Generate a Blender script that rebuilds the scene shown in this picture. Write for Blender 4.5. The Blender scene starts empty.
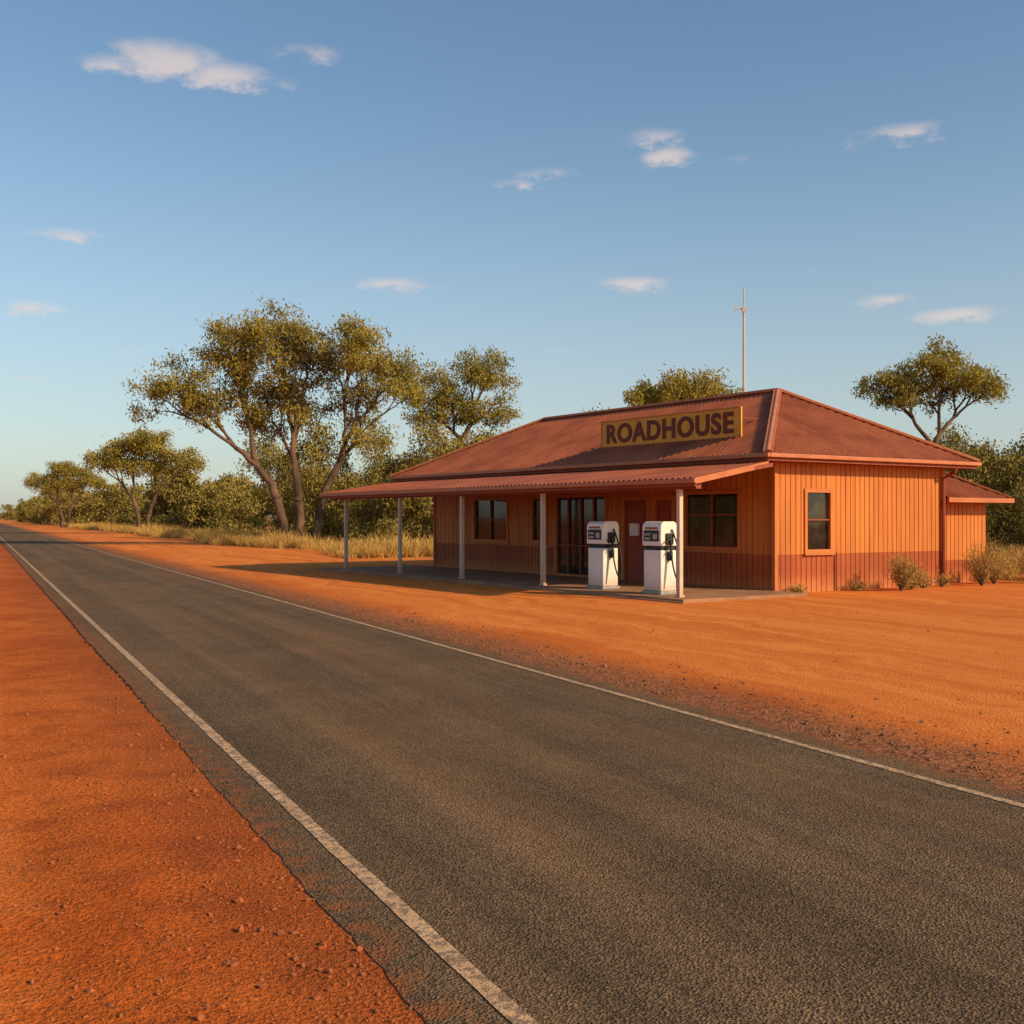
import bpy, math, random, bmesh
import numpy as np
from mathutils import Vector, noise, Matrix
R=math.radians
sc=bpy.context.scene
sc.view_settings.view_transform='Standard'; sc.view_settings.look='None'; sc.view_settings.exposure=0

# ---------------------------------------------------------------- node helpers
class NT:
    def __init__(s,nt): s.nt=nt; s.n=nt.nodes; s.l=nt.links
    def add(s,t,**k):
        nd=s.n.new(t)
        for a,b in k.items(): setattr(nd,a,b)
        return nd
    def setin(s,nd,i,v):
        if hasattr(v,'is_output') : s.l.new(v,nd.inputs[i])
        elif v is not None: nd.inputs[i].default_value=v
    def math(s,op,a,b=None,c=None,clamp=False):
        nd=s.add('ShaderNodeMath',operation=op); nd.use_clamp=clamp
        s.setin(nd,0,a)
        if b is not None: s.setin(nd,1,b)
        if c is not None: s.setin(nd,2,c)
        return nd.outputs[0]
    def vmath(s,op,a,b=None):
        nd=s.add('ShaderNodeVectorMath',operation=op); s.setin(nd,0,a)
        if b is not None: s.setin(nd,1,b)
        return nd.outputs['Value'] if op in('DOT_PRODUCT','LENGTH') else nd.outputs[0]
    def noise(s,vec,scale,detail=5,rough=.55,dist=0):
        nd=s.add('ShaderNodeTexNoise'); s.setin(nd,'Vector',vec); nd.inputs['Scale'].default_value=scale
        nd.inputs['Detail'].default_value=detail; nd.inputs['Roughness'].default_value=rough; nd.inputs['Distortion'].default_value=dist
        return nd.outputs['Fac']
    def voro(s,vec,scale,out='Distance'):
        nd=s.add('ShaderNodeTexVoronoi'); s.setin(nd,'Vector',vec); nd.inputs['Scale'].default_value=scale
        return nd.outputs[out]
    def mix(s,f,a,b,bt='MIX'):
        nd=s.add('ShaderNodeMix',data_type='RGBA',blend_type=bt); nd.clamp_factor=True
        s.setin(nd,0,f)
        for i,v in((6,a),(7,b)):
            if isinstance(v,tuple): v=tuple(v)+(1,)
            s.setin(nd,i,v)
        return nd.outputs[2]
    def ramp(s,f,lo,hi,o0=0,o1=1):
        nd=s.add('ShaderNodeMapRange',interpolation_type='SMOOTHSTEP'); s.setin(nd,0,f)
        for i,v in enumerate((lo,hi,o0,o1)): nd.inputs[i+1].default_value=v
        return nd.outputs[0]
    def xyz(s,x,y,z):
        nd=s.add('ShaderNodeCombineXYZ'); s.setin(nd,0,x);s.setin(nd,1,y);s.setin(nd,2,z); return nd.outputs[0]
    def bump(s,h,strength,dist):
        nd=s.add('ShaderNodeBump'); s.setin(nd,'Height',h); nd.inputs['Strength'].default_value=strength; nd.inputs['Distance'].default_value=dist
        return nd.outputs[0]

def base_mat(name):
    m=bpy.data.materials.new(name); m.use_nodes=True
    t=NT(m.node_tree); p=m.node_tree.nodes['Principled BSDF']
    tc=t.add('ShaderNodeTexCoord').outputs['Object']
    return m,t,p,tc

def simple(name,c1,c2,scale=3,rough=.7,bump=0,bdist=.01,stretch=(1,1,1),metal=0,spec=.3,lo=.3,hi=.7,fine=60,dusty=0,streak=0):
    m,t,p,tc=base_mat(name)
    v=t.vmath('MULTIPLY',tc,stretch)
    f=t.ramp(t.noise(v,scale,4,.6),lo,hi)
    col=t.mix(f,c1,c2)
    g=t.ramp(t.noise(tc,fine,1,.6),.3,.7,.86,1.12)
    col=t.vmath('MULTIPLY',col,t.xyz(g,g,g))
    if streak:  # weathering runs down the surface
        k=t.ramp(t.noise(t.vmath('MULTIPLY',tc,(7,7,.35)),1,3,.6),.35,.75,1,1-streak)
        col=t.vmath('MULTIPLY',col,t.xyz(k,k,k))
    if dusty:
        sp=t.add('ShaderNodeSeparateXYZ'); t.l.new(tc,sp.inputs[0])
        dz=t.math('ADD',sp.outputs[2],t.math('MULTIPLY',t.noise(tc,2.5,3),-.5))
        col=t.mix(t.ramp(dz,-.25,.25,dusty,0),col,(.52,.18,.055))
    t.l.new(col,p.inputs['Base Color'])
    p.inputs['Roughness'].default_value=rough; p.inputs['Metallic'].default_value=metal
    p.inputs['Specular IOR Level'].default_value=spec
    if bump: t.l.new(t.bump(t.noise(tc,fine*.7,2),bump,bdist),p.inputs['Normal'])
    return m

# ---------------------------------------------------------------- frames
RA=25.15; rn=Vector((math.cos(R(RA)),math.sin(R(RA)),0)); rd=Vector((-rn.y,rn.x,0))
BA=33.9; BC=Vector((5.88,25.37,0)); bv=Vector((math.cos(R(BA)),math.sin(R(BA)),0)); bu=Vector((-bv.y,bv.x,0))
def bl(b,a,z=0): return BC+bv*b+bu*a+Vector((0,0,z))
EDGE_L,EDGE_R=1.36,5.85

def empty(name,loc=(0,0,0),rz=0):
    e=bpy.data.objects.new(name,None); sc.collection.objects.link(e); e.location=loc; e.rotation_euler.z=rz; return e
def mkobj(name,verts,faces,mats,parent=None,loc=(0,0,0),rz=0,smooth=False,fmat=None,recalc=False):
    me=bpy.data.meshes.new(name); me.from_pydata([tuple(v) for v in verts],[],faces)
    if not isinstance(mats,(list,tuple)): mats=[mats]
    for m in mats: me.materials.append(m)
    if fmat is not None: me.polygons.foreach_set('material_index',fmat)
    if smooth: me.polygons.foreach_set('use_smooth',[True]*len(me.polygons))
    if recalc:
        bm=bmesh.new(); bm.from_mesh(me); bmesh.ops.recalc_face_normals(bm,faces=bm.faces); bm.to_mesh(me); bm.free()
    me.update()
    o=bpy.data.objects.new(name,me); sc.collection.objects.link(o); o.location=loc; o.rotation_euler.z=rz
    if parent: o.parent=parent
    return o
class MB:
    def __init__(s): s.v=[]; s.f=[]
    def hexa(s,pts):
        n=len(s.v); s.v+=[tuple(p) for p in pts]
        s.f+=[tuple(n+i for i in q) for q in((0,1,2,3),(4,7,6,5),(0,4,5,1),(1,5,6,2),(2,6,7,3),(3,7,4,0))]
    def box(s,x0,x1,y0,y1,z0,z1):
        s.hexa([(x0,y0,z0),(x1,y0,z0),(x1,y1,z0),(x0,y1,z0),(x0,y0,z1),(x1,y0,z1),(x1,y1,z1),(x0,y1,z1)])
    def fbox(s,F,s0,s1,d0,d1,z0,z1):
        s.hexa([F(s0,d0,z0),F(s1,d0,z0),F(s1,d1,z0),F(s0,d1,z0),F(s0,d0,z1),F(s1,d0,z1),F(s1,d1,z1),F(s0,d1,z1)])
    def beam(s,p,q,w,h):
        p=Vector(p);q=Vector(q); d=(q-p).normalized()
        up0=Vector((0,0,1)) if abs(d.z)<.99 else Vector((1,0,0))
        sd=d.cross(up0).normalized()*w/2; up=sd.cross(d).normalized()*h/2
        s.hexa([p-sd-up,p+sd-up,p+sd+up,p-sd+up,q-sd-up,q+sd-up,q+sd+up,q-sd+up])
    def tube(s,pts,rads,sides=8):
        pts=[Vector(p) for p in pts]; n0=len(s.v)
        ref=Vector((0.31,.83,.2)).normalized()
        for i,p in enumerate(pts):
            d=(pts[min(i+1,len(pts)-1)]-pts[max(i-1,0)])
            d=d.normalized() if d.length>1e-6 else Vector((0,0,1))
            x=d.cross(ref)
            if x.length<.05: x=d.cross(Vector((1,0,0)))
            x.normalize(); y=d.cross(x)
            r=rads[i] if hasattr(rads,'__len__') else rads
            for k in range(sides):
                a=2*math.pi*k/sides; s.v.append(tuple(p+x*(r*math.cos(a))+y*(r*math.sin(a))))
        for i in range(len(pts)-1):
            for k in range(sides):
                a=n0+i*sides+k; b=n0+i*sides+(k+1)%sides
                s.f.append((a,b,b+sides,a+sides))
        s.f.append(tuple(n0+k for k in range(sides))); e=n0+(len(pts)-1)*sides; s.f.append(tuple(e+k for k in range(sides)))
    def obj(s,name,mat,parent=None,bevel=0,smooth=False,**k):
        o=mkobj(name,s.v,s.f,mat,parent,recalc=True,smooth=smooth,**k)
        if bevel:
            m=o.modifiers.new('b','BEVEL'); m.width=bevel; m.segments=3; m.limit_method='ANGLE'
        return o

# ---------------------------------------------------------------- materials
def ground_mat():
    m,t,p,tc=base_mat('red_dirt')
    o=t.vmath('DOT_PRODUCT',tc,tuple(rn)); r=t.vmath('DOT_PRODUCT',tc,tuple(rd))
    big=t.noise(tc,.35,3,.6); mid=t.noise(tc,2.3,4,.65); fine=t.noise(tc,38,2,.8)
    wob=t.math('MULTIPLY',big,2.2)
    st=t.noise(t.xyz(t.math('ADD',o,wob),t.math('MULTIPLY',r,.05),0),1.9,4,.65)
    A=t.mix(t.ramp(big,.35,.65),(.45,.088,.011),(.59,.138,.021))
    A=t.mix(t.ramp(mid,.42,.72,0,.6),A,(.30,.054,.009))
    # compacted wheel tracks where vehicles pull off the seal
    ow=t.math('ADD',o,t.math('MULTIPLY',big,1.1))
    tk=t.math('MAXIMUM',t.ramp(t.math('ABSOLUTE',t.math('SUBTRACT',ow,.62)),.06,.22,1,0),t.ramp(t.math('ABSOLUTE',t.math('SUBTRACT',ow,-.85)),.06,.22,1,0))
    tk=t.math('MULTIPLY',tk,t.ramp(mid,.35,.6))
    A=t.mix(t.math('MULTIPLY',tk,.4),A,(.70,.20,.040))
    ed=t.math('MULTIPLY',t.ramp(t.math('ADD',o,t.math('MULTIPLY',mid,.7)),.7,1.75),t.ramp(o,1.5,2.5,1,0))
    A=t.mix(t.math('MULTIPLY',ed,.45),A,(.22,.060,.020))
    yard=t.ramp(t.math('ADD',o,t.math('MULTIPLY',big,2)),6.6,9.0)
    Y=t.mix(t.ramp(st,.30,.70),(.61,.150,.024),(.80,.245,.052))
    Y=t.mix(t.ramp(mid,.5,.8,0,.25),Y,(.52,.13,.022))
    c=t.mix(yard,A,Y)
    sh=t.math('MULTIPLY',t.ramp(t.math('ADD',o,t.math('MULTIPLY',mid,.8)),5.6,6.0),t.ramp(t.math('ADD',o,t.math('MULTIPLY',mid,1.6)),6.8,7.9,1,0))
    gr=t.mix(t.ramp(t.voro(tc,30,'Color'),.2,.8),(.13,.058,.030),(.36,.155,.072))
    c=t.mix(t.math('MULTIPLY',sh,.8),c,gr)
    far=t.ramp(t.math('ADD',o,t.math('MULTIPLY',mid,5)),18,22)
    c=t.mix(t.math('MULTIPLY',far,t.ramp(r,38,46)),c,t.mix(t.ramp(mid,.3,.7),(.38,.18,.045),(.46,.19,.045)))
    g=t.ramp(fine,.25,.75,.60,1.27)
    c=t.vmath('MULTIPLY',c,t.xyz(g,g,g))
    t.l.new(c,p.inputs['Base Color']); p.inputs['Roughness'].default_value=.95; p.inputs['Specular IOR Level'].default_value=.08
    h=t.math('ADD',t.math('MULTIPLY',mid,.5),t.math('MULTIPLY',fine,.7))
    t.l.new(t.bump(h,.85,.03),p.inputs['Normal'])
    return m
def asphalt_mat():
    m,t,p,tc=base_mat('asphalt')
    sp=t.add('ShaderNodeSeparateXYZ'); t.l.new(tc,sp.inputs[0]); x,y=sp.outputs[0],sp.outputs[1]
    ag=t.voro(tc,80,'Color'); ag2=t.noise(tc,130,1,.7)
    c=t.mix(t.ramp(ag,.1,.9),(.060,.037,.021),(.190,.116,.062))
    c=t.mix(t.ramp(ag2,.55,.72,0,.7),c,(.33,.205,.11))
    st=t.noise(t.xyz(t.math('MULTIPLY',x,2.2),t.math('MULTIPLY',y,.04),0),1.5,4,.55,.2)
    g=t.ramp(st,.3,.7,.84,1.16); c=t.vmath('MULTIPLY',c,t.xyz(g,g,g))
    wt=t.math('ADD',t.ramp(t.math('ABSOLUTE',t.math('SUBTRACT',x,2.55)),.1,.5,.10,0),t.ramp(t.math('ABSOLUTE',t.math('SUBTRACT',x,4.45)),.1,.5,.10,0))
    wt=t.math('ADD',wt,.95); c=t.vmath('MULTIPLY',c,t.xyz(wt,wt,wt))
    pt=t.ramp(t.noise(tc,.9,4,.65),.3,.7,.88,1.12); c=t.vmath('MULTIPLY',c,t.xyz(pt,pt,pt))
    e1=t.ramp(x,1.33,1.62,1,0); e2=t.ramp(x,5.5,5.9)
    n=t.noise(tc,7,3,.7); dm=t.math('MULTIPLY',t.math('MAXIMUM',e1,e2),t.ramp(n,.38,.62))
    c=t.mix(t.math('MULTIPLY',dm,.75),c,(.34,.10,.03))
    dust=t.math('MULTIPLY',t.ramp(t.noise(t.xyz(x,t.math('MULTIPLY',y,.12),3.3),1.3,3),.40,.72),.14)
    c=t.mix(dust,c,(.42,.17,.065))
    t.l.new(c,p.inputs['Base Color']); p.inputs['Roughness'].default_value=.92; p.inputs['Specular IOR Level'].default_value=.1
    t.l.new(t.bump(t.voro(tc,80),1.0,.009),p.inputs['Normal'])
    return m
def line_mat():
    m,t,p,tc=base_mat('road_paint')
    w=t.ramp(t.noise(tc,24,4,.75),.45,.57); w2=t.ramp(t.noise(tc,2.0,3,.6),.35,.7,0.0,.5)
    c=t.mix(w2,(.58,.35,.18),(.44,.21,.09))
    c=t.mix(t.math('MULTIPLY',w,.8),c,(.13,.082,.05))
    t.l.new(c,p.inputs['Base Color']); p.inputs['Roughness'].default_value=.85
    t.l.new(t.bump(t.voro(tc,95),.6,.005),p.inputs['Normal'])
    return m
def leaf_mat(name,c1,c2,c3,tr_=.25):
    m=bpy.data.materials.new(name); m.use_nodes=True; t=NT(m.node_tree); m.node_tree.nodes.clear()
    out=t.add('ShaderNodeOutputMaterial'); tc=t.add('ShaderNodeTexCoord').outputs['Object']
    g=t.add('ShaderNodeNewGeometry'); rnd=g.outputs['Random Per Island']
    c=t.mix(t.ramp(t.noise(tc,.6,1),.35,.65),c1,c2)
    c=t.mix(t.math('MULTIPLY',t.math('POWER',rnd,2),.7),c,c3)
    d=t.add('ShaderNodeBsdfDiffuse'); t.l.new(c,d.inputs[0])
    if tr_:
        tr=t.add('ShaderNodeBsdfTranslucent'); t.l.new(c,tr.inputs[0])
        mx=t.add('ShaderNodeMixShader'); mx.inputs[0].default_value=tr_
        t.l.new(d.outputs[0],mx.inputs[1]); t.l.new(tr.outputs[0],mx.inputs[2]); t.l.new(mx.outputs[0],out.inputs[0])
    else: t.l.new(d.outputs[0],out.inputs[0])
    return m
M_ground=ground_mat(); M_asph=asphalt_mat(); M_line=line_mat()
M_leaf=leaf_mat('gum_leaves',(.215,.180,.034),(.34,.265,.050),(.50,.37,.085),.3)
M_scrub=leaf_mat('scrub_leaves',(.16,.135,.034),(.25,.190,.048),(.38,.27,.070),0)
M_grass=leaf_mat('dry_grass_blades',(.52,.31,.085),(.42,.25,.07),(.70,.46,.15),.2)
M_bark=simple('bark',(.055,.032,.02),(.19,.11,.06),1.2,.9,.6,.03,(1,1,.3),fine=12)
M_wall=simple('orange_weatherboard',(.49,.142,.020),(.60,.192,.031),1.1,.6,.15,.004,(1,1,.25),dusty=.6,streak=.25)
M_wain=simple('red_brown_wainscot',(.31,.060,.013),(.39,.085,.018),1.3,.65,.15,.004,(1,1,.4),dusty=.7,streak=.2)
M_roof=simple('red_corrugated_iron',(.215,.054,.022),(.34,.094,.036),.8,.55,.1,.003,(1,1,1),metal=.0,spec=.25,fine=25)
M_cap=simple('roof_capping',(.42,.13,.050),(.50,.17,.066),2,.5,spec=.3)
M_trim=simple('timber_trim',(.46,.135,.030),(.54,.17,.040),2,.6)
M_trimd=simple('dark_red_trim',(.22,.044,.016),(.28,.060,.022),2,.6)
M_post=simple('cream_post_paint',(.50,.39,.29),(.60,.48,.36),3,.6,.1,.003,dusty=.6)
M_conc=simple('dusty_concrete',(.26,.12,.06),(.38,.19,.09),1.2,.9,.4,.006)
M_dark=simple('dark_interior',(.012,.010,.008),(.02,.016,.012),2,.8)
M_door=simple('timber_door',(.27,.042,.015),(.34,.058,.02),4,.55,.2,.004,(1,1,.15))
M_white=simple('pump_white_enamel',(.70,.66,.58),(.79,.76,.69),3,.35,spec=.5,dusty=.5)
M_black=simple('black_rubber',(.018,.017,.016),(.03,.028,.025),5,.6)
M_grey=simple('grey_metal',(.26,.25,.23),(.36,.34,.31),5,.45,metal=.4)
M_red=simple('pump_red_band',(.30,.05,.025),(.36,.065,.03),5,.45)
M_board=simple('mustard_sign_board',(.74,.31,.024),(.84,.39,.034),1.5,.6,streak=.2)
M_letter=simple('maroon_lettering',(.15,.017,.010),(.19,.025,.014),4,.6)
M_stone=simple('stones',(.40,.10,.025),(.24,.08,.03),18,.9)
M_stone2=simple('gravel_stones',(.28,.12,.06),(.13,.065,.04),18,.9)
def glass_mat():
    m,t,p,tc=base_mat('window_glass')
    c=t.mix(t.ramp(t.noise(tc,1.5,3),.4,.6),(.010,.010,.008),(.04,.034,.022))
    t.l.new(c,p.inputs['Base Color']); p.inputs['Roughness'].default_value=.06; p.inputs['Specular IOR Level'].default_value=.5
    t.l.new(t.bump(t.noise(tc,1.2,2),.15,.01),p.inputs['Normal'])
    return m
M_glass=glass_mat()

# ---------------------------------------------------------------- ground
def ss(x,a,b):
    t=max(0,min(1,(x-a)/(b-a))); return t*t*(3-2*t)
def gz(x,y):
    o=x*rn.x+y*rn.y; r=x*rd.x+y*rd.y; D=math.hypot(x,y)
    if D>60: return 0 if not(EDGE_L<o<EDGE_R) else -.03
    if EDGE_L+.12<o<EDGE_R-.12: return -.03
    out=(EDGE_L-o) if o<3 else (o-EDGE_R)
    m=ss(out,-.1,.7)
    dx=x-BC.x; dy=y-BC.y; a=dx*bu.x+dy*bu.y; b=dx*bv.x+dy*bv.y
    if -2<a<18 and -4.4<b<8: m*=.0
    n=noise.noise(Vector((x*.9,y*.9,0)))*.016+noise.noise(Vector((x*3.1,y*3.1,4)))*.008+noise.noise(Vector((x*9,y*9,7)))*.007
    rut=noise.noise(Vector((o*2.4,r*.08,9)))*(.016 if o<3 else .006)
    return (n*(1 if o<3 else .7)+rut)*m*ss(60-D,0,25)+.002
N=440; k=9.0; S=4000
q=np.sinh(k*np.linspace(-1,1,N))/math.sinh(k)*S
gx=q-0.6; gy=q+4.5
vs=[(x,y,gz(x,y)) for y in gy for x in gx]
fs=[(j*N+i,j*N+i+1,(j+1)*N+i+1,(j+1)*N+i) for j in range(N-1) for i in range(N-1)]
mkobj('ground',vs,fs,M_ground,smooth=True)

# ---------------------------------------------------------------- road
def rseq(r0,r1,s0):
    out=[r0]; 
    while out[-1]<r1: out.append(out[-1]+max(s0,abs(out[-1])*.012))
    return out
rs=rseq(-40,0,.3)[:-1]+rseq(0,2500,.04)
v=[];f=[]
for i,r in enumerate(rs):
    el=EDGE_L+noise.noise(Vector((r*1.3,0,1)))*.022+noise.noise(Vector((r*7,0,5)))*.022+noise.noise(Vector((r*.2,2,5)))*.02
    er=EDGE_R+noise.noise(Vector((r*1.3,9,1)))*.06+noise.noise(Vector((r*7,9,5)))*.03
    v+=[(el-.03,r,-.03),(el,r,.008),(el+.1,r,.014),(er-.1,r,.014),(er,r,.008),(er+.03,r,-.03)]
    if i:
        for c in range(5): b=6*i; f.append((b-6+c,b-6+c+1,b+c+1,b+c))
mkobj('road',v,f,M_asph,rz=R(RA))
v=[];f=[]
def strip(o0,o1,ra,rb,w=.006):
    seq=[r for r in rs if ra<=r<=rb]
    for i,r in enumerate(seq):
        j0=noise.noise(Vector((r*6,o0,2)))*w; j1=noise.noise(Vector((r*6,o1,8)))*w
        v.extend([(o0+j0,r,.018),(o1+j1,r,.018)])
        if i: b=len(v)-4; f.append((b,b+1,b+3,b+2))
strip(1.605,1.685,-40,2400); strip(5.49,5.565,-40,2400)
mkobj('road_edge_lines',v,f,M_line,rz=R(RA))

# ---------------------------------------------------------------- stones
rng=np.random.default_rng(4)
ico=bmesh.new(); bmesh.ops.create_icosphere(ico,subdivisions=1,radius=1); ico.verts.ensure_lookup_table()
iv=np.array([x.co[:] for x in ico.verts]); iff=np.array([[w.index for w in x.verts] for x in ico.faces]); ico.free()
def stones(name,n,of,rf,sf,mat):
    V=[];F=[]
    for i in range(n):
        o=of(); r=rf(); s=sf()
        P=rn*o+rd*r; z=gz(P.x,P.y)
        sh=iv*(1+rng.normal(0,.16,(12,1)))*s*rng.uniform(.6,1.3,3)*np.array([1,1,.7])
        a=rng.uniform(0,6.28); ca,sa=math.cos(a),math.sin(a)
        sh=sh@np.array([[ca,sa,0],[-sa,ca,0],[0,0,1]])
        V.append(sh+np.array([P.x,P.y,z+s*.25])); F.append(iff+12*i)
    V=np.concatenate(V);F=np.concatenate(F)
    mkobj(name,V.tolist(),F.tolist(),mat)
stones('gravel',8500,lambda:EDGE_L+.02-abs(rng.exponential(.8)),lambda:2+rng.exponential(5.0),lambda:.0018+rng.exponential(.0028),M_stone)
stones('gravel',8500,lambda:EDGE_R+.03+abs(rng.normal(.3,.5)),lambda:rng.uniform(-1,24),lambda:.003+rng.exponential(.0038),M_stone2)
stones('gravel',1200,lambda:rng.uniform(6.2,16),lambda:rng.uniform(-4,18),lambda:.003+rng.exponential(.003),M_stone)

# ---------------------------------------------------------------- roadhouse
B=empty('roadhouse_building',BC,R(BA))
LEN,DEP=15.2,6.08
def Ff(s,d,z): return (-d,s,z)
def Fs(s,d,z): return (s,-d,z)
def Fl(s,d,z): return (s,LEN+d,z)
def Fb(s,d,z): return (DEP+d,s,z)
def panel(mb,F,s0,s1,z0,z1,w=.17,g=.012,dep=.018):
    pts=[(s0,0)]
    kk=math.floor(s0/w)+1
    while kk*w<s1-g:
        c=kk*w
        if c-g>s0: pts+=[(c-g,0),(c-g*.6,-dep),(c+g*.6,-dep),(c+g,0)]
        kk+=1
    pts.append((s1,0))
    for i in range(len(pts)-1):
        a,b=pts[i],pts[i+1]; n=len(mb.v)
        mb.v+=[F(a[0],a[1],z0),F(b[0],b[1],z0),F(b[0],b[1],z1),F(a[0],a[1],z1)]; mb.f.append((n,n+1,n+2,n+3))
def wall(mb,F,s0,s1,z0,z1,ops):
    br=sorted({s0,s1}|{x for o in ops for x in o[:2] if s0<x<s1})
    for a,b in zip(br,br[1:]):
        cur=z0
        for o in sorted([o for o in ops if o[0]<=a+1e-6 and o[1]>=b-1e-6],key=lambda o:o[2]):
            if o[2]>z1 or o[3]<z0: continue
            if o[2]>cur: panel(mb,F,a,b,cur,min(o[2],z1))
            cur=max(cur,o[3])
        if cur<z1: panel(mb,F,a,b,cur,z1)
fo=[(1.08,2.95,.96,2.32),(3.35,4.05,.08,2.2),(4.30,5.30,.08,2.2),(6.0,8.3,.08,2.32),(8.75,9.5,1.0,2.3),(10.75,12.7,.98,2.3)]
so=[(.98,1.87,.92,2.34)]
WT=2.96
for F,s1,ops in((Ff,LEN,fo),(Fs,DEP,so),(Fl,DEP,[]),(Fb,LEN,[])):
    up=MB(); wall(up,F,0,s1,.87,WT,ops); up.obj({Ff:'front_wall',Fs:'end_wall',Fl:'far_end_wall',Fb:'rear_wall'}[F],M_wall,B)
    lo=MB(); wall(lo,F,0,s1,-.05,.868,ops); lo.obj('wainscot',M_wain,B)
tr=MB()
tr.box(-.035,.05,-.035,.05,-.03,WT-.004)
tr.box(DEP-.05,DEP+.03,-.03,.05,-.03,WT-.004)
tr.box(-.03,.05,LEN-.05,LEN+.03,-.03,WT-.004)
tr.obj('corner_stops',M_trim,B)
fr=MB(); gl=MB(); sill=MB(); sash=MB()
def window(F,s0,s1,z0,z1,vm=(),hm=(),w=.055):
    fr.fbox(F,s0-.03,s0+w,-.10,.035,z0-.03,z1+.03); fr.fbox(F,s1-w,s1+.03,-.10,.035,z0-.03,z1+.03)
    fr.fbox(F,s0+w,s1-w,-.10,.033,z1-w,z1+.028); fr.fbox(F,s0+w,s1-w,-.10,.033,z0-.028,z0+w)
    for x in vm:
        c=s0+(s1-s0)*x; sash.fbox(F,c-.025,c+.025,-.07,.008,z0+w,z1-w)
    for x in hm:
        c=z0+(z1-z0)*x; sash.fbox(F,s0+w,s1-w,-.066,.004,c-.018,c+.018)
    gl.fbox(F,s0+w*.5,s1-w*.5,-.06,-.05,z0+w*.5,z1-w*.5)
    sill.fbox(F,s0-.06,s1+.06,-.02,.075,z0-.075,z0-.032)
window(Ff,*fo[0],vm=(.5,),hm=(.6,)); window(Ff,*fo[4],hm=(.5,)); window(Ff,*fo[5],vm=(.5,),hm=(.5,)); window(Fs,*so[0],hm=(.52,))
window(Ff,*fo[3],vm=(.25,.5,.75),hm=(.38,))
fr.obj('window_frames',M_trim,B); gl.obj('window_glass',M_glass,B); sill.obj('window_sills',M_trim,B); sash.obj('sashes',M_trimd,B)
d=MB()
for s0,s1 in((4.30,5.30),(3.35,4.05)):
    d.fbox(Ff,s0+.05,s1-.05,-.08,-.04,.08,2.15)
    for zz in((.25,.95),(1.1,1.95)):
        d.fbox(Ff,s0+.16,s1-.16,-.04,-.025,*zz)
d.obj('door',M_door,B,bevel=.006)
df=MB()
for s0,s1 in((4.30,5.30),(3.35,4.05)):
    df.fbox(Ff,s0-.06,s0+.05,-.1,.03,.08,2.26); df.fbox(Ff,s1-.05,s1+.06,-.1,.03,.08,2.26); df.fbox(Ff,s0+.05,s1-.05,-.1,.028,2.15,2.258)
df.obj('door_frame',M_trim,B)
nb=MB(); nb.fbox(Ff,4.66,5.0,-.022,.05,1.24,1.56); nb.obj('notice_box',M_white,B,bevel=.01)
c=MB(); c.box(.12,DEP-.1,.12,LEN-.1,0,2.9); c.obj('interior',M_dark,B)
E=(-.7,6.8,-.45,16.8)
so_=MB(); so_.box(E[0]+.02,E[1]-.02,E[2]+.02,E[3]-.02,2.965,2.985); so_.obj('soffit',M_trimd,B)
fa=MB(); fa.box(E[0]-.02,E[0]+.02,E[2]+.02,E[3]-.02,2.95,3.09); fa.box(E[1]-.02,E[1]+.02,E[2]+.02,E[3]-.02,2.95,3.09)
fa.box(E[0]-.02,E[1]+.02,E[2]-.02,E[2]+.018,2.95,3.09); fa.box(E[0]-.02,E[1]+.02,E[3]-.018,E[3]+.02,2.95,3.09); fa.obj('fascia',M_trimd,B)
gu=MB()
gu.box(E[0]-.11,E[0]-.024,E[2]-.11,E[3]+.11,3.02,3.115); gu.box(E[0]-.02,E[1]+.11,E[2]-.11,E[2]-.024,3.02,3.113); gu.box(E[1]+.024,E[1]+.11,E[2]-.02,E[3]+.11,3.02,3.115)
gu.obj('gutter',M_cap,B,bevel=.015)
def roof_plane(mb,P,ed,L,inw,run,rise,h0,h1,pitch=.17,amp=.02,z0=0):
    n=int(L/pitch*6); pr=None
    P=Vector(P);ed=Vector(ed);inw=Vector(inw)
    for i in range(n+1):
        s=L*i/n; t=min(1,s/h0 if h0 else 1,(L-s)/h1 if h1 else 1); rp=amp*math.cos(2*math.pi*s/pitch)
        a=P+ed*s+Vector((0,0,rp)); b=P+ed*s+inw*(run*t)+Vector((0,0,rise*t+rp*min(1,t*8)))
        k_=len(mb.v); mb.v+=[tuple(a),tuple(b)]
        if pr is not None: mb.f.append((pr,k_,k_+1,pr+1))
        pr=k_
rf=MB(); Z0=3.11; rise=1.88; y0,y1=2.74,13.1; xm=3.05
roof_plane(rf,(E[0]-.05,E[2]-.05,Z0),(0,1,0),E[3]-E[2]+.1,(1,0,0),xm-E[0]+.05,rise,y0-E[2],E[3]-y1)
roof_plane(rf,(E[1]+.05,E[2]-.05,Z0),(0,1,0),E[3]-E[2]+.1,(-1,0,0),E[1]-xm+.05,rise,y0-E[2],E[3]-y1)
roof_plane(rf,(E[0]-.05,E[2]-.05,Z0),(1,0,0),E[1]-E[0]+.1,(0,1,0),y0-E[2]+.05,rise,xm-E[0],E[1]-xm)
roof_plane(rf,(E[0]-.05,E[3]+.05,Z0),(1,0,0),E[1]-E[0]+.1,(0,-1,0),E[3]-y1+.05,rise,xm-E[0],E[1]-xm)
mkobj('hip_roof',rf.v,rf.f,M_roof,B)
cp=MB(); top0=(xm,y0,Z0+rise+.03); top1=(xm,y1,Z0+rise+.03)
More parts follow.
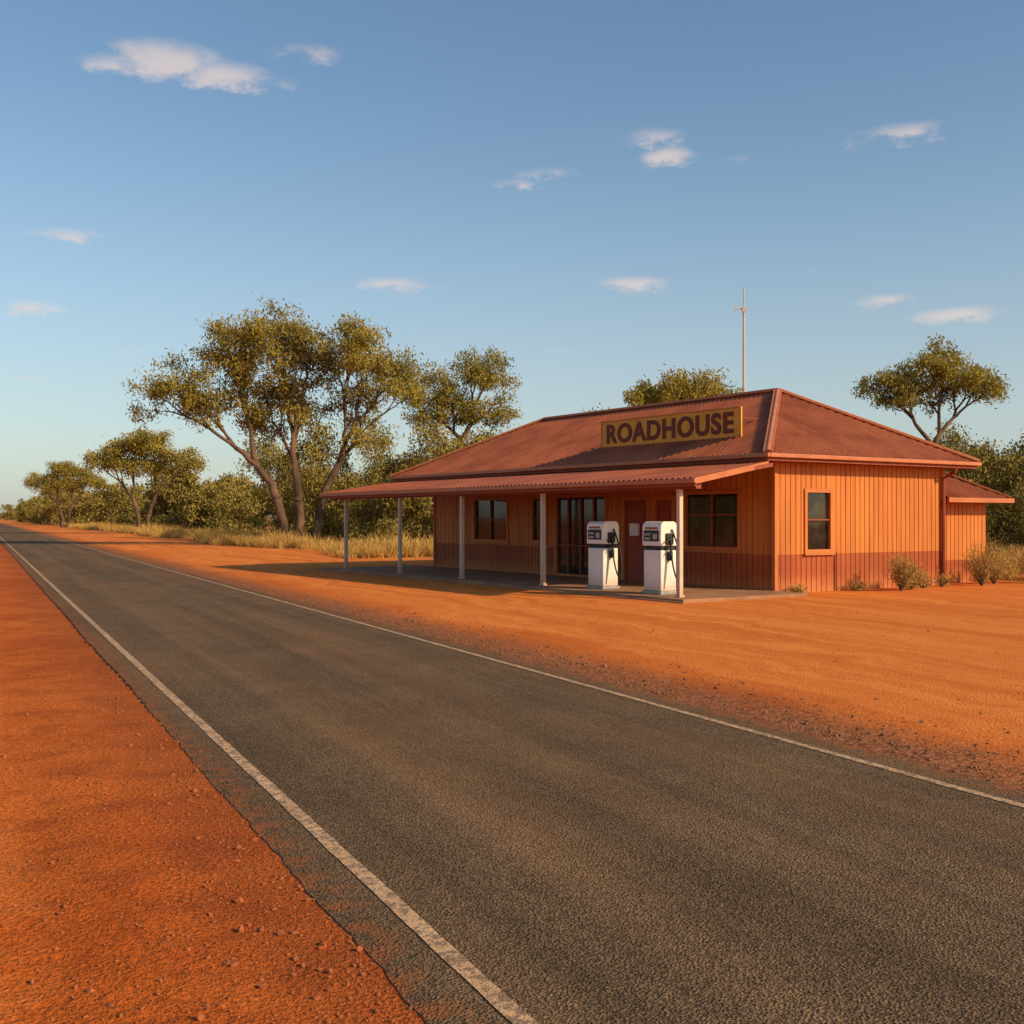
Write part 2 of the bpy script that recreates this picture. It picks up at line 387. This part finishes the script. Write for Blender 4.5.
for a_,b_ in((top0,top1),((E[0]-.05,E[2]-.05,Z0+.03),top0),((E[1]+.05,E[2]-.05,Z0+.03),top0),((E[0]-.05,E[3]+.05,Z0+.03),top1),((E[1]+.05,E[3]+.05,Z0+.03),top1)):
    cp.beam(a_,b_,.2,.05)
    cp.tube([a_,b_],.055,8)
cp.obj('ridge_and_hip_capping',M_cap,B)
vr=MB(); n=int(17.5/.17*6); F0,F1=Vector((-3.45,-1.15,2.50)),Vector((-3.45,16.7,2.50)); T0,T1=Vector((-.66,-.50,2.93)),Vector((-.66,16.85,2.93))
for i in range(n+1):
    t_=i/n; rp=Vector((0,0,.018*math.cos(2*math.pi*t_*17.5/.17))); k_=len(vr.v); vr.v+=[tuple(F0.lerp(F1,t_)+rp),tuple(T0.lerp(T1,t_)+rp)]
    if i: vr.f.append((k_-2,k_,k_+1,k_-1))
mkobj('verandah_roof',vr.v,vr.f,M_roof,B)
vf=MB(); vf.box(-3.42,-3.38,-1.08,16.62,2.33,2.475)
vf.obj('verandah_fascia',M_trimd,B)
vg=MB(); vg.box(-3.50,-3.424,-1.14,16.68,2.40,2.485)
vg.beam((-3.44,-1.10,2.44),(-.70,-.47,2.875),.035,.13); vg.beam((-3.44,16.66,2.44),(-.70,16.8,2.875),.035,.13)
vg.obj('verandah_bargeboard',M_cap,B,bevel=.01)
bm_=MB(); bm_.box(-3.27,-3.13,-.95,16.4,2.29,2.42)
for i in range(15):
    y=-.6+i*1.2; bm_.beam((-3.35,y,2.435),(-.72,y,2.85),.05,.08)
bm_.obj('verandah_beams',M_trimd,B)
ps=MB()
for a_ in(-.39,4.44,8.18,11.67,15.3):
    ps.box(-3.25,-3.15,a_-.05,a_+.05,.06,2.29); ps.box(-3.27,-3.13,a_-.07,a_+.07,.06,.12)
ps.obj('verandah_posts',M_post,B,bevel=.008)
sl=MB(); sl.box(-3.62,0,-.95,16.5,-.1,.075); sl.box(-3.72,-3.623,-1.05,16.6,-.1,.03); sl.obj('verandah_floor',M_conc,B,bevel=.015)
dp=MB(); dp.tube([(DEP-.08,-.45,3.0),(DEP-.08,-.42,2.85),(DEP-.08,-.08,2.7),(DEP-.08,-.08,.05)],.045,8); dp.tube([(2.0,-.045,.9),(2.0,-.045,0)],.022,6)
dp.obj('downpipe',M_trimd,B)
an=MB()
def Fa(s,d,z): return (s,.4-d,z)
panel(an,Fa,DEP+.004,8.5,.6,2.2); an.obj('annex_wall',M_wall,B)
an=MB()
def Fa2(s,d,z): return (8.5+d,s,z)
panel(an,Fa2,.4,4.4,-.05,2.2); panel(an,lambda s,d,z:(s,4.4+d,z),DEP,8.5,-.05,2.2); an.obj('annex_rear_wall',M_wall,B)
an=MB(); panel(an,Fa,DEP+.004,8.5,-.05,.598); an.obj('annex_wainscot',M_wain,B)
an=MB(); AE=(DEP+.02,8.85,-.12,4.9)
roof_plane(an,(AE[1],AE[2],2.22),(0,1,0),AE[3]-AE[2],(-1,0,0),1.8,1.25,2.4,2.4)
roof_plane(an,(AE[0],AE[2],2.22),(1,0,0),AE[1]-AE[0],(0,1,0),2.5,1.25,0,1.8)
mkobj('annex_roof',an.v,an.f,M_roof,B)
an=MB(); an.box(AE[0],AE[1]+.06,AE[2]-.06,AE[2],2.10,2.22); an.box(AE[1],AE[1]+.058,AE[2]+.002,AE[3],2.10,2.22); an.beam((AE[1],AE[2],2.25),(AE[1]-1.8,AE[2]+2.4,3.5),.16,.05)
an.box(DEP+.1,AE[1]-.02,AE[2]+.02,AE[3],2.17,2.19)
an.obj('annex_fascia',M_cap,B)

# ---------------------------------------------------------------- sign
SG=empty('roadhouse_sign',BC,R(BA))
s=MB(); s.box(.27,.31,1.30,6.57,3.60,4.32); s.obj('board',M_board,SG,bevel=.008)
s=MB()
for z in(3.60,4.30): s.box(.255,.269,1.30,6.57,z,z+.025)
for y in(1.30,6.545): s.box(.256,.269,y,y+.025,3.63,4.298)
s.obj('edge_trim',M_trim,SG)
s=MB()
for y in(1.7,3.9,6.1):
    s.beam((.33,y,3.62),(.33,y,4.25),.05,.05); s.beam((.33,y,4.1),(1.25,y,4.1),.03,.03); s.box(.2,.42,y-.1,y+.1,3.52,3.598)
s.obj('brackets',M_trimd,SG)
cu=bpy.data.curves.new('letters','FONT'); cu.body='ROADHOUSE'; cu.align_x='CENTER'; cu.align_y='CENTER'; cu.size=.7; cu.extrude=.008; cu.offset=.021; cu.space_character=1.10
to=bpy.data.objects.new('letters_tmp',cu); sc.collection.objects.link(to); bpy.context.view_layer.update()
dg=bpy.context.evaluated_depsgraph_get(); me=bpy.data.meshes.new_from_object(to.evaluated_get(dg)); bpy.data.objects.remove(to)
lo_=bpy.data.objects.new('letters',me); sc.collection.objects.link(lo_); me.materials.clear(); me.materials.append(M_letter)
xs=[v_.co.x for v_ in me.vertices]; ys=[v_.co.y for v_ in me.vertices]
cx,cy=(max(xs)+min(xs))/2,(max(ys)+min(ys))/2
for v_ in me.vertices: v_.co.x=(v_.co.x-cx)*4.78/(max(xs)-min(xs)); v_.co.y=(v_.co.y-cy)*.52/(max(ys)-min(ys))
lo_.parent=SG; lo_.location=(.258,3.935,3.965); lo_.rotation_euler=(R(90),0,R(-90))

# ---------------------------------------------------------------- mast
A=empty('radio_antenna_mast',bl(7.2,8.03))
s=MB(); s.tube([(0,0,0),(0,0,5.5),(0,0,8.4)],[.055,.045,.035],8); s.tube([(0,0,8.4),(0,0,9.0)],.018,6)
s.beam((-.28,0,8.35),(.12,0,8.35),.035,.035); s.beam((-.28,0,8.28),(-.28,0,8.42),.03,.03); s.box(-.05,.05,-.05,.05,8.25,8.42)
s.obj('mast',M_post,A)

# ---------------------------------------------------------------- fuel pumps
def pump(b,a):
    Pm=empty('fuel_pump',bl(b,a,.075),R(BA))
    s=MB(); s.box(-.25,.25,-.31,.31,0,.07); s.obj('plinth',M_grey,Pm,bevel=.01)
    s=MB(); s.box(-.22,.22,-.28,.28,.07,.94); s.obj('cabinet',M_white,Pm,bevel=.025)
    s=MB(); s.box(-.228,-.221,-.23,.23,.14,.86); s.obj('cabinet_door',M_white,Pm,bevel=.003)
    s=MB(); s.box(-.19,.19,-.26,.26,.935,1.03); s.obj('waist',M_black,Pm)
    s=MB()
    pr=[(-.24,1.03),(-.24,1.42),(-.22,1.50),(-.15,1.55),(.15,1.55),(.22,1.50),(.24,1.42),(.24,1.03)]
    n0=len(pr)
    for y in(-.30,.30): s.v+=[(x,y,z) for x,z in pr]
    s.f+=[tuple(range(n0)),tuple(range(n0,2*n0))]+[(i,(i+1)%n0,n0+(i+1)%n0,n0+i) for i in range(n0)]
    s.obj('head',M_white,Pm,bevel=.02)
    s=MB(); s.box(-.252,-.243,-.24,.24,1.13,1.36); s.box(-.226,-.2225,-.12,.12,.70,.80); s.obj('display',M_black,Pm,bevel=.004)
    s=MB(); s.box(-.258,-.2535,.02,.2,1.25,1.30); s.box(-.258,-.2535,.02,.2,1.16,1.21); s.box(-.258,-.2535,-.2,-.06,1.17,1.29); s.obj('price_windows',M_grey,Pm)
    s=MB(); s.box(-.249,-.2425,-.20,.20,1.385,1.43); s.obj('brand_band',M_red,Pm)
    s=MB(); s.box(-.10,.08,-.35,-.301,1.06,1.30); s.box(-.06,.04,-.37,-.281,.72,.90)
    s.beam((-.02,-.38,.80),(-.02,-.38,1.22),.035,.05); s.beam((-.02,-.38,1.2),(-.18,-.38,1.1),.03,.03); s.beam((-.02,-.38,.98),(-.10,-.38,.86),.02,.02)
    s.obj('nozzle_and_holster',M_black,Pm,bevel=.006)
    pts=[]
    P0,P1,P2,P3=[Vector(p) for p in((.06,-.31,1.38),(.14,-.75,.55),(-.02,-.62,-.28),(-.02,-.39,.82))]
    for i in range(25):
        t_=i/24; pts.append(P0*(1-t_)**3+P1*3*t_*(1-t_)**2+P2*3*t_*t_*(1-t_)+P3*t_**3)
    for p_ in pts: p_.z=max(p_.z,.02)
    s=MB(); s.tube(pts,.018,8); s.obj('hose',M_black,Pm,smooth=True)
pump(-2.75,2.70); pump(-2.85,.62)

# ---------------------------------------------------------------- vegetation
def leaf_arrays(C,rng,l,w,droop=.5):
    n=len(C)
    a=rng.normal(0,1,(n,3)); a[:,2]-=droop; a/=np.linalg.norm(a,axis=1)[:,None]
    b=np.cross(a,rng.normal(0,1,(n,3))); b/=np.linalg.norm(b,axis=1)[:,None]
    L=(l*rng.uniform(.6,1.4,n))[:,None]/2; W=(w*rng.uniform(.6,1.4,n))[:,None]/2
    return np.stack([C-a*L,C+b*W,C+a*L,C-b*W],1).reshape(-1,3)
def build_plant(name,wood,leafV,mats):
    nv=len(wood.v); nl=len(leafV)//4
    me=bpy.data.meshes.new(name)
    allv=np.concatenate([np.array(wood.v).reshape(-1,3),leafV]) if nv else leafV
    sizes=[len(f_) for f_ in wood.f]+[4]*nl
    loops=np.concatenate([np.array([i for f_ in wood.f for i in f_],dtype=np.int32),np.arange(nl*4,dtype=np.int32)+nv])
    me.vertices.add(len(allv)); me.vertices.foreach_set('co',allv.astype(np.float32).ravel())
    me.loops.add(len(loops)); me.loops.foreach_set('vertex_index',loops)
    me.polygons.add(len(sizes)); st=np.concatenate([[0],np.cumsum(sizes)[:-1]]).astype(np.int32)
    me.polygons.foreach_set('loop_start',st)
    for m in mats: me.materials.append(m)
    me.polygons.foreach_set('material_index',np.array([0]*len(wood.f)+[1]*nl,dtype=np.int32))
    me.update(calc_edges=True); me.validate()
    return me
def tree_mesh(name,seed,lobes,trunks=1,fork=.22,H=10,r0=.05,per=900,cr=(.8,1.3),ll=.24,lw=.08,mats=None,low=-.6,spread=.75):
    g=np.random.default_rng(seed); rd_=random.Random(seed)
    cl=[]
    for (x,y,z,rx,ry,rz,n) in lobes:
        k_=0;tries=0
        while k_<n and tries<2500:
            tries+=1
            d_=g.normal(0,1,3); d_/=np.linalg.norm(d_)
            if d_[2]<low: continue
            q_=np.array([x,y,z])+d_*np.array([rx,ry,rz])*g.uniform(.35,1.0)
            if all(np.linalg.norm((q_-c_)*np.array([1,1,1.25]))>cr[0]*(.9 if tries<1200 else .5) for c_ in cl): cl.append(q_); k_+=1
    W=MB()
    def seg(p,q_,d0,ra,rb):
        L=(q_-p).length; c_=p+d0*L*.38; n=max(3,int(L/.45)); pts=[];rr=[]
        for i in range(n+1):
            t_=i/n; P=p*(1-t_)**2+c_*2*t_*(1-t_)+q_*t_*t_
            if 0<i<n: P=P+Vector((rd_.gauss(0,1),rd_.gauss(0,1),rd_.gauss(0,.5)))*min(.09,L*.03)
            pts.append(P); rr.append(ra+(rb-ra)*t_)
        W.tube(pts,rr,7 if ra>.06 else 4)
        return (q_-c_).normalized()
    def rad(n): return r0*n**.55
    def grow(p,d0,T):
        n=len(T)
        if n==1:
            seg(p,Vector(T[0]),d0,rad(1),rad(1)*.35); return
        T=np.array(T); cen=Vector(T.mean(0))
        fr_=.28 if n>6 else .42
        q_=p.lerp(cen,fr_+rd_.uniform(-.06,.08)); q_.z-=.04*(cen-p).length
        dd=seg(p,q_,d0,rad(n),rad(n)*.82)
        X=T-T.mean(0); u_,s_,vt=np.linalg.svd(X,full_matrices=False); pr=X@vt[0]
        o_=np.argsort(pr); kk=int(round(n*rd_.uniform(.35,.65))); kk=max(1,min(n-1,kk))
        for sub in (o_[:kk],o_[kk:]):
            grow(q_,(dd*.6+(Vector(T[sub].mean(0))-q_).normalized()*.5).normalized(),T[sub])
    C=np.array(cl); o_=np.argsort(C[:,0]); groups=np.array_split(C[o_],trunks)
    for i,G in enumerate(groups):
        cen=Vector(G.mean(0)); off=(i-(trunks-1)/2)
        p=Vector((off*spread,rd_.uniform(-.4,.4),-.1)); q_=Vector((p.x+cen.x*fork*.55,p.y+cen.y*.2,H*fork*rd_.uniform(.85,1.15)))
        n=len(G); W.tube([p+Vector((0,0,-.1)),p+Vector((0,0,.25))],[rad(n)*1.5,rad(n)*1.15],8)
        d_=seg(p,q_,Vector((off*.1,0,1)).normalized(),rad(n)*1.25,rad(n)*.98)
        grow(q_,d_,list(G))
    Ls=[]
    for c_ in cl:
        rc=g.uniform(*cr); m_=int(per*(rc/cr[1])**2*g.uniform(.6,1.1)); ns=11
        sub=g.normal(0,1,(ns,3)); sub/=np.linalg.norm(sub,axis=1)[:,None]
        sub=sub*np.array([rc,rc,rc*.75])*g.uniform(.3,1.0,(ns,1))
        idx=g.integers(0,ns,m_); off=g.normal(0,1,(m_,3))*np.array([.26,.26,.21])*rc
        off[:,2]-=np.abs(g.normal(0,.1,m_))*rc
        Ls.append(c_+sub[idx]+off)
    LV=leaf_arrays(np.concatenate(Ls),g,ll,lw,.9)
    return build_plant(name,W,LV,mats or [M_bark,M_leaf])
def place(name,me,loc,rz=0,s=1,parent=None,sz=None):
    o=bpy.data.objects.new(name,me); sc.collection.objects.link(o); o.location=loc; o.rotation_euler.z=rz; o.scale=(s,s,sz or s)
    if parent: o.parent=parent
    return o
big=tree_mesh('gum_big',3,[(-7.3,-.5,9.0,2.4,2.3,2.2,17),(-4.6,.3,10.4,2.3,2.2,1.9,12),(-2.2,.5,12.1,3.2,3.0,2.2,28),(2.3,-.6,11.3,3.0,2.8,2.4,26),(5.3,.6,9.7,2.1,2.2,2.4,16),(-4.0,1.2,7.8,3.0,2.5,2.0,13),(1.0,1.4,8.4,3.4,2.3,2.2,14),(-1.2,.4,10,2.2,2,1.6,8),(4.0,1,6.6,1.6,1.4,1.1,5)],trunks=3,fork=.2,H=14,r0=.032,per=640,cr=(.72,1.25))
place('gum_tree',big,(-12.7,68,0))
t2=tree_mesh('gum_mid',8,[(-1.6,0,10.6,2.0,2,1.8,13),(1.5,.5,11.5,2.2,2,1.8,16),(-2.0,0,8.4,1.5,1.8,1.3,7),(2.4,0,9.0,1.6,1.6,1.5,8),(0,1,9.2,1.8,1.6,1.4,8)],trunks=1,fork=.36,H=13,r0=.031,per=560,cr=(.7,1.15))
place('gum_tree',t2,(-3.6,78,0))
t3=tree_mesh('gum_left',12,[(-3.5,0,7.9,2.3,2.4,1.6,16),(.2,0,9.0,3.2,2.6,1.9,24),(3.8,0,7.7,2.2,2.2,1.6,14),(0,.5,7.2,3.0,2.4,1.0,8)],trunks=2,fork=.2,H=11,r0=.034,per=420,cr=(.85,1.35),ll=.30,lw=.12)
place('gum_tree',t3,(-39,120,0))
place('gum_tree',t3,(-78,198,0),3.3,1.05)
place('gum_tree',t3,(-104,262,0),1.1,1.0)
t4=tree_mesh('gum_right',21,[(-2.3,0,9.1,1.7,1.8,1.6,12),(.3,0,10.2,2.1,2,1.5,17),(2.6,0,9.3,1.6,1.6,1.5,11),(0,.6,8.9,2.0,1.6,.9,6)],trunks=1,fork=.36,H=12,r0=.030,per=520,cr=(.65,1.0))
place('gum_tree',t4,(24.1,65,0))
t5=tree_mesh('gum_behind',31,[(-1.3,0,7.9,1.8,1.8,1.3,14),(1.2,0,7.8,1.8,1.8,1.5,14),(0,0,8.3,1.5,1.5,1.1,8),(0,.5,6.2,2.2,1.8,1.3,6)],trunks=1,fork=.3,H=9.6,r0=.03,per=580,cr=(.65,1.05))
place('gum_tree',t5,(9.3,61,0))
protos=[];near=[]
for i in range(5):
    g_=random.Random(40+i); h=5.5+g_.uniform(0,2.2)
    lob=[(g_.uniform(-1,1),g_.uniform(-1,1),h*.70,2.2,2.2,h*.24,10),(g_.uniform(-2,2),g_.uniform(-2,2),h*.42,2.3,2.3,h*.24,9),(g_.uniform(-2,2),g_.uniform(-2,2),h*.17,2.0,2.0,h*.13,6)]
    protos.append(tree_mesh('scrub_%d'%i,50+i,lob,trunks=3,fork=.12,H=h,r0=.03,per=260,cr=(.75,1.3),ll=.34,lw=.17,mats=[M_bark,M_scrub],spread=.5))
    if i<4: near.append(tree_mesh('scrub_near_%d'%i,50+i,lob,trunks=3,fork=.12,H=h,r0=.03,per=720,cr=(.75,1.3),ll=.20,lw=.085,mats=[M_bark,M_scrub],spread=.5))
BG=empty('background_trees')
g_=random.Random(5)
def scr(P,smin=.8,smax=1.25): 
    s_=g_.uniform(smin,smax); D=math.hypot(P.x,P.y)
    place('scrub_tree',g_.choice(near if D<105 else protos),(P.x,P.y,-.1),g_.uniform(0,6.28),s_,BG,sz=s_*g_.uniform(.85,1.15))
for i in range(150):
    r=62+ (g_.random()**1.7)*560; o=22+g_.random()**1.4*34
    P=rn*o+rd*r
    if P.x>12 : continue
    scr(P,.75,1.3 if r<200 else 1.5)
for i in range(46):
    r=150+g_.random()*420; o=15.5+g_.random()*9
    scr(rn*o+rd*r,.8,1.45)
for i in range(50):
    r=480+g_.random()*1500; o=14+g_.random()*110; scr(rn*o+rd*r,1.4,2.4)
for i in range(30):
    r=40+g_.random()*500; o=-(45+g_.random()*50); scr(rn*o+rd*r)
for i in range(30):
    scr(Vector((g_.uniform(19,52),g_.uniform(58,80),0)),.85,1.25)
for i in range(22):
    scr(Vector((g_.uniform(-8,50),g_.uniform(82,110),0)),1.0,1.4)
for P in((27.5,57),(31,60),(29,66)): scr(Vector((P[0],P[1],0)),1.0,1.15)
for i in range(14):
    scr(Vector((g_.uniform(20,40),g_.uniform(44,56),0)),.35,.62)
G=np.random.default_rng(9); GV=[]
def tuft(x,y,h,n=20,sp=.16):
    bx=G.normal(0,sp,(n,2))*h; hh=h*G.uniform(.4,1.15,n); ln=G.normal(0,.42,(n,2))*hh[:,None]+bx*.8
    w=.010+.018*h; ang=G.uniform(0,3.14,n); wx=np.cos(ang)*w; wy=np.sin(ang)*w
    b=np.zeros((n,4,3))
    b[:,0]=np.stack([x+bx[:,0]-wx,y+bx[:,1]-wy,np.zeros(n)-.02],1); b[:,1]=np.stack([x+bx[:,0]+wx,y+bx[:,1]+wy,np.zeros(n)-.02],1)
    b[:,2]=np.stack([x+bx[:,0]+ln[:,0]+wx*.2,y+bx[:,1]+ln[:,1]+wy*.2,hh],1); b[:,3]=np.stack([x+bx[:,0]+ln[:,0]-wx*.2,y+bx[:,1]+ln[:,1]-wy*.2,hh],1)
    GV.append(b.reshape(-1,3))
for i in range(6500):
    r=46+G.random()**1.5*200; o=14.4+G.exponential(4.2)+noise.noise(Vector((r*.06,0,0)))*3
    P=rn*o+rd*r
    if P.x>22: continue
    d_=noise.noise(Vector((P.x*.16,P.y*.16,3)))+.4*noise.noise(Vector((P.x*.6,P.y*.6,8)))
    if d_<-.1 and G.random()<.8: continue
    tuft(P.x,P.y,G.uniform(.22,.65)*(1+max(0,d_)*1.3))
for i in range(3200):
    x=G.uniform(11,45); y=G.uniform(24,58)
    dx=x-BC.x;dy=y-BC.y; a=dx*bu.x+dy*bu.y;b=dx*bv.x+dy*bv.y
    if b<9.1 or a<-1.6-.12*(b-9)+noise.noise(Vector((x*.5,y*.5,0)))*1.5: continue
    tuft(x,y,G.uniform(.2,.65))
gme=build_plant('dry_grass',MB(),np.concatenate(GV),[M_grass,M_grass]); place('dry_grass',gme,(0,0,0))
def shrub(x,y,h,w,n,seed,m=None):
    g=np.random.default_rng(seed); W=MB(); C=[]
    for i in range(34):
        d_=g.normal(0,1,3); d_[2]=abs(d_[2])+.5; d_/=np.linalg.norm(d_)
        tip=Vector((d_[0]*w*.62,d_[1]*w*.62,h*(.35+.6*d_[2]*g.uniform(.6,1))))
        W.tube([(0,0,-.03),tip*.5+Vector((0,0,.05*h)),tip],[.010,.007,.003],4)
        C.append(np.array(tip)*(g.uniform(.35,1.15,(n//34,1)))+g.normal(0,.065,(n//34,3)))
    me=build_plant('shrub',W,leaf_arrays(np.concatenate(C),g,.07,.018,-.9),[M_bark,m or M_shrub]); place('shrub',me,(x,y,0))
M_shrub=leaf_mat('shrub_leaves',(.42,.27,.075),(.34,.22,.06),(.58,.40,.14),.25)
for i,(b,a,h,w) in enumerate([(3.1,-1.0,.85,.65),(3.7,-.8,.55,.6),(6.6,-.75,1.15,.75),(7.5,-.5,.8,.6),(8.7,-.9,.95,.8),(9.9,-1.0,.8,.9),(10.6,.2,1.2,1.1),(9.2,.6,1.1,.9),(.4,-.3,.16,.3),(2.4,-.35,.18,.3),(4.6,-.5,.26,.4),(5.4,-.45,.3,.4)]):
    P=bl(b,a); shrub(P.x,P.y,h,w,1900 if h>.4 else 400,70+i)

# ---------------------------------------------------------------- light and sky
SX,SY=.880,-.477
S_=Vector((SX,SY,0)).normalized()*math.cos(R(27)); S_.z=math.sin(R(27))
L=bpy.data.lights.new('sun','SUN'); L.energy=5; L.angle=R(.5); L.color=(1,.77,.48)
lo2=bpy.data.objects.new('sun',L); sc.collection.objects.link(lo2); lo2.rotation_euler=S_.to_track_quat('Z','Y').to_euler(); lo2.location=(20,-20,20)
w=bpy.data.worlds.new('World'); sc.world=w; w.use_nodes=True; t=NT(w.node_tree); bg=w.node_tree.nodes['Background']
sky=t.add('ShaderNodeTexSky',sky_type='NISHITA'); sky.sun_disc=False; sky.sun_elevation=R(27); sky.sun_rotation=math.atan2(SX,SY)
sky.air_density=1.0; sky.dust_density=1.0; sky.ozone_density=1.0
tc=t.add('ShaderNodeTexCoord').outputs['Generated']; sp=t.add('ShaderNodeSeparateXYZ'); t.l.new(tc,sp.inputs[0])
az=t.math('MULTIPLY',t.math('ARCTAN2',sp.outputs[0],sp.outputs[1]),57.2958); el=t.math('MULTIPLY',t.math('ARCSINE',sp.outputs[2]),57.2958)
hz=t.ramp(el,-2,26,1,0)
base=t.vmath('MULTIPLY',sky.outputs[0],(.97,1.11,1.14))
base=t.mix(t.math('MULTIPLY',t.math('POWER',hz,1.6),.5),base,(4.9,4.9,4.9))
nv=t.xyz(az,t.math('MULTIPLY',el,1.9),0)
n1=t.noise(nv,.7,5,.65); n2=t.noise(t.vmath('ADD',nv,(31,7,3)),.35,2,.6)
wv=t.xyz(t.math('ADD',az,t.math('MULTIPLY',t.math('SUBTRACT',n2,.5),2.0)),t.math('ADD',el,t.math('MULTIPLY',t.math('SUBTRACT',n1,.5),1.0)),0)
cl=[(-14.6,20.7,4.4,1.0,.85),(-17.0,21.1,3.8,1.3,.9),(-19.4,20.7,2.6,.7,.6),(-10.2,22.0,2.4,.8,.42),(7.85,17.5,1.7,.75,.95),(7.1,18.4,2.4,.75,.6),(19.1,17.8,3.6,.74,.66),(1.9,16.9,2.6,.55,.4),(.6,16.5,1.8,.45,.4),
(-21.4,13.1,2.5,.52,.58),(-5.9,11.6,2.6,.58,.64),(6.04,11.6,2.5,.58,.8),(18.3,10.3,2.2,.54,.72),(21.5,9.5,3.1,.52,.8),(-22.9,9.7,2.2,.54,.66),(11.3,17.2,1.4,.5,.35),(15,12,.9,.35,.25),
(-18,8.0,3.0,.35,.3),(-23,6.5,3.5,.35,.32),(40,14,4,.8,.8),(-45,17,5,1,.8),(2.5,8.4,2.0,.35,.25)]
mx=None
for a_,e_,hw,hh,st in cl:
    d_=t.vmath('LENGTH',t.vmath('MULTIPLY',t.vmath('SUBTRACT',wv,(a_,e_,0)),(1/hw,1/hh,0)))
    q_=t.math('MULTIPLY',t.math('SUBTRACT',1,d_,clamp=True),st)
    mx=q_ if mx is None else t.math('MAXIMUM',mx,q_)
mk=t.math('MULTIPLY',t.ramp(t.math('ADD',mx,t.math('MULTIPLY',t.math('SUBTRACT',n1,.58),1.1)),.0,.72,0,.66),t.ramp(mx,0,.25))
col=t.mix(mk,base,(7.0,5.7,5.1))
# the part of the sky that has clouds uses the cloudy background; the rest stays clear sky
clear=t.add('ShaderNodeBackground'); t.l.new(base,clear.inputs[0]); clear.inputs[1].default_value=.12
t.l.new(col,bg.inputs[0]); bg.inputs[1].default_value=.12
zone=t.math('MULTIPLY',t.math('LESS_THAN',t.math('ABSOLUTE',t.math('SUBTRACT',el,14.5)),9.7),t.math('LESS_THAN',t.math('ABSOLUTE',az),53))
ms=t.add('ShaderNodeMixShader'); t.l.new(zone,ms.inputs[0]); t.l.new(clear.outputs[0],ms.inputs[1]); t.l.new(bg.outputs[0],ms.inputs[2])
wo=[n_ for n_ in w.node_tree.nodes if n_.type=='OUTPUT_WORLD'][0]; t.l.new(ms.outputs[0],wo.inputs[0])

cam=bpy.data.cameras.new('camera'); co=bpy.data.objects.new('camera',cam); sc.collection.objects.link(co); sc.camera=co
co.location=(0,0,1.7); co.rotation_euler=(R(90.3),0,0); cam.sensor_width=36; cam.lens=36*1134/1024; cam.clip_end=9000; cam.clip_start=.05
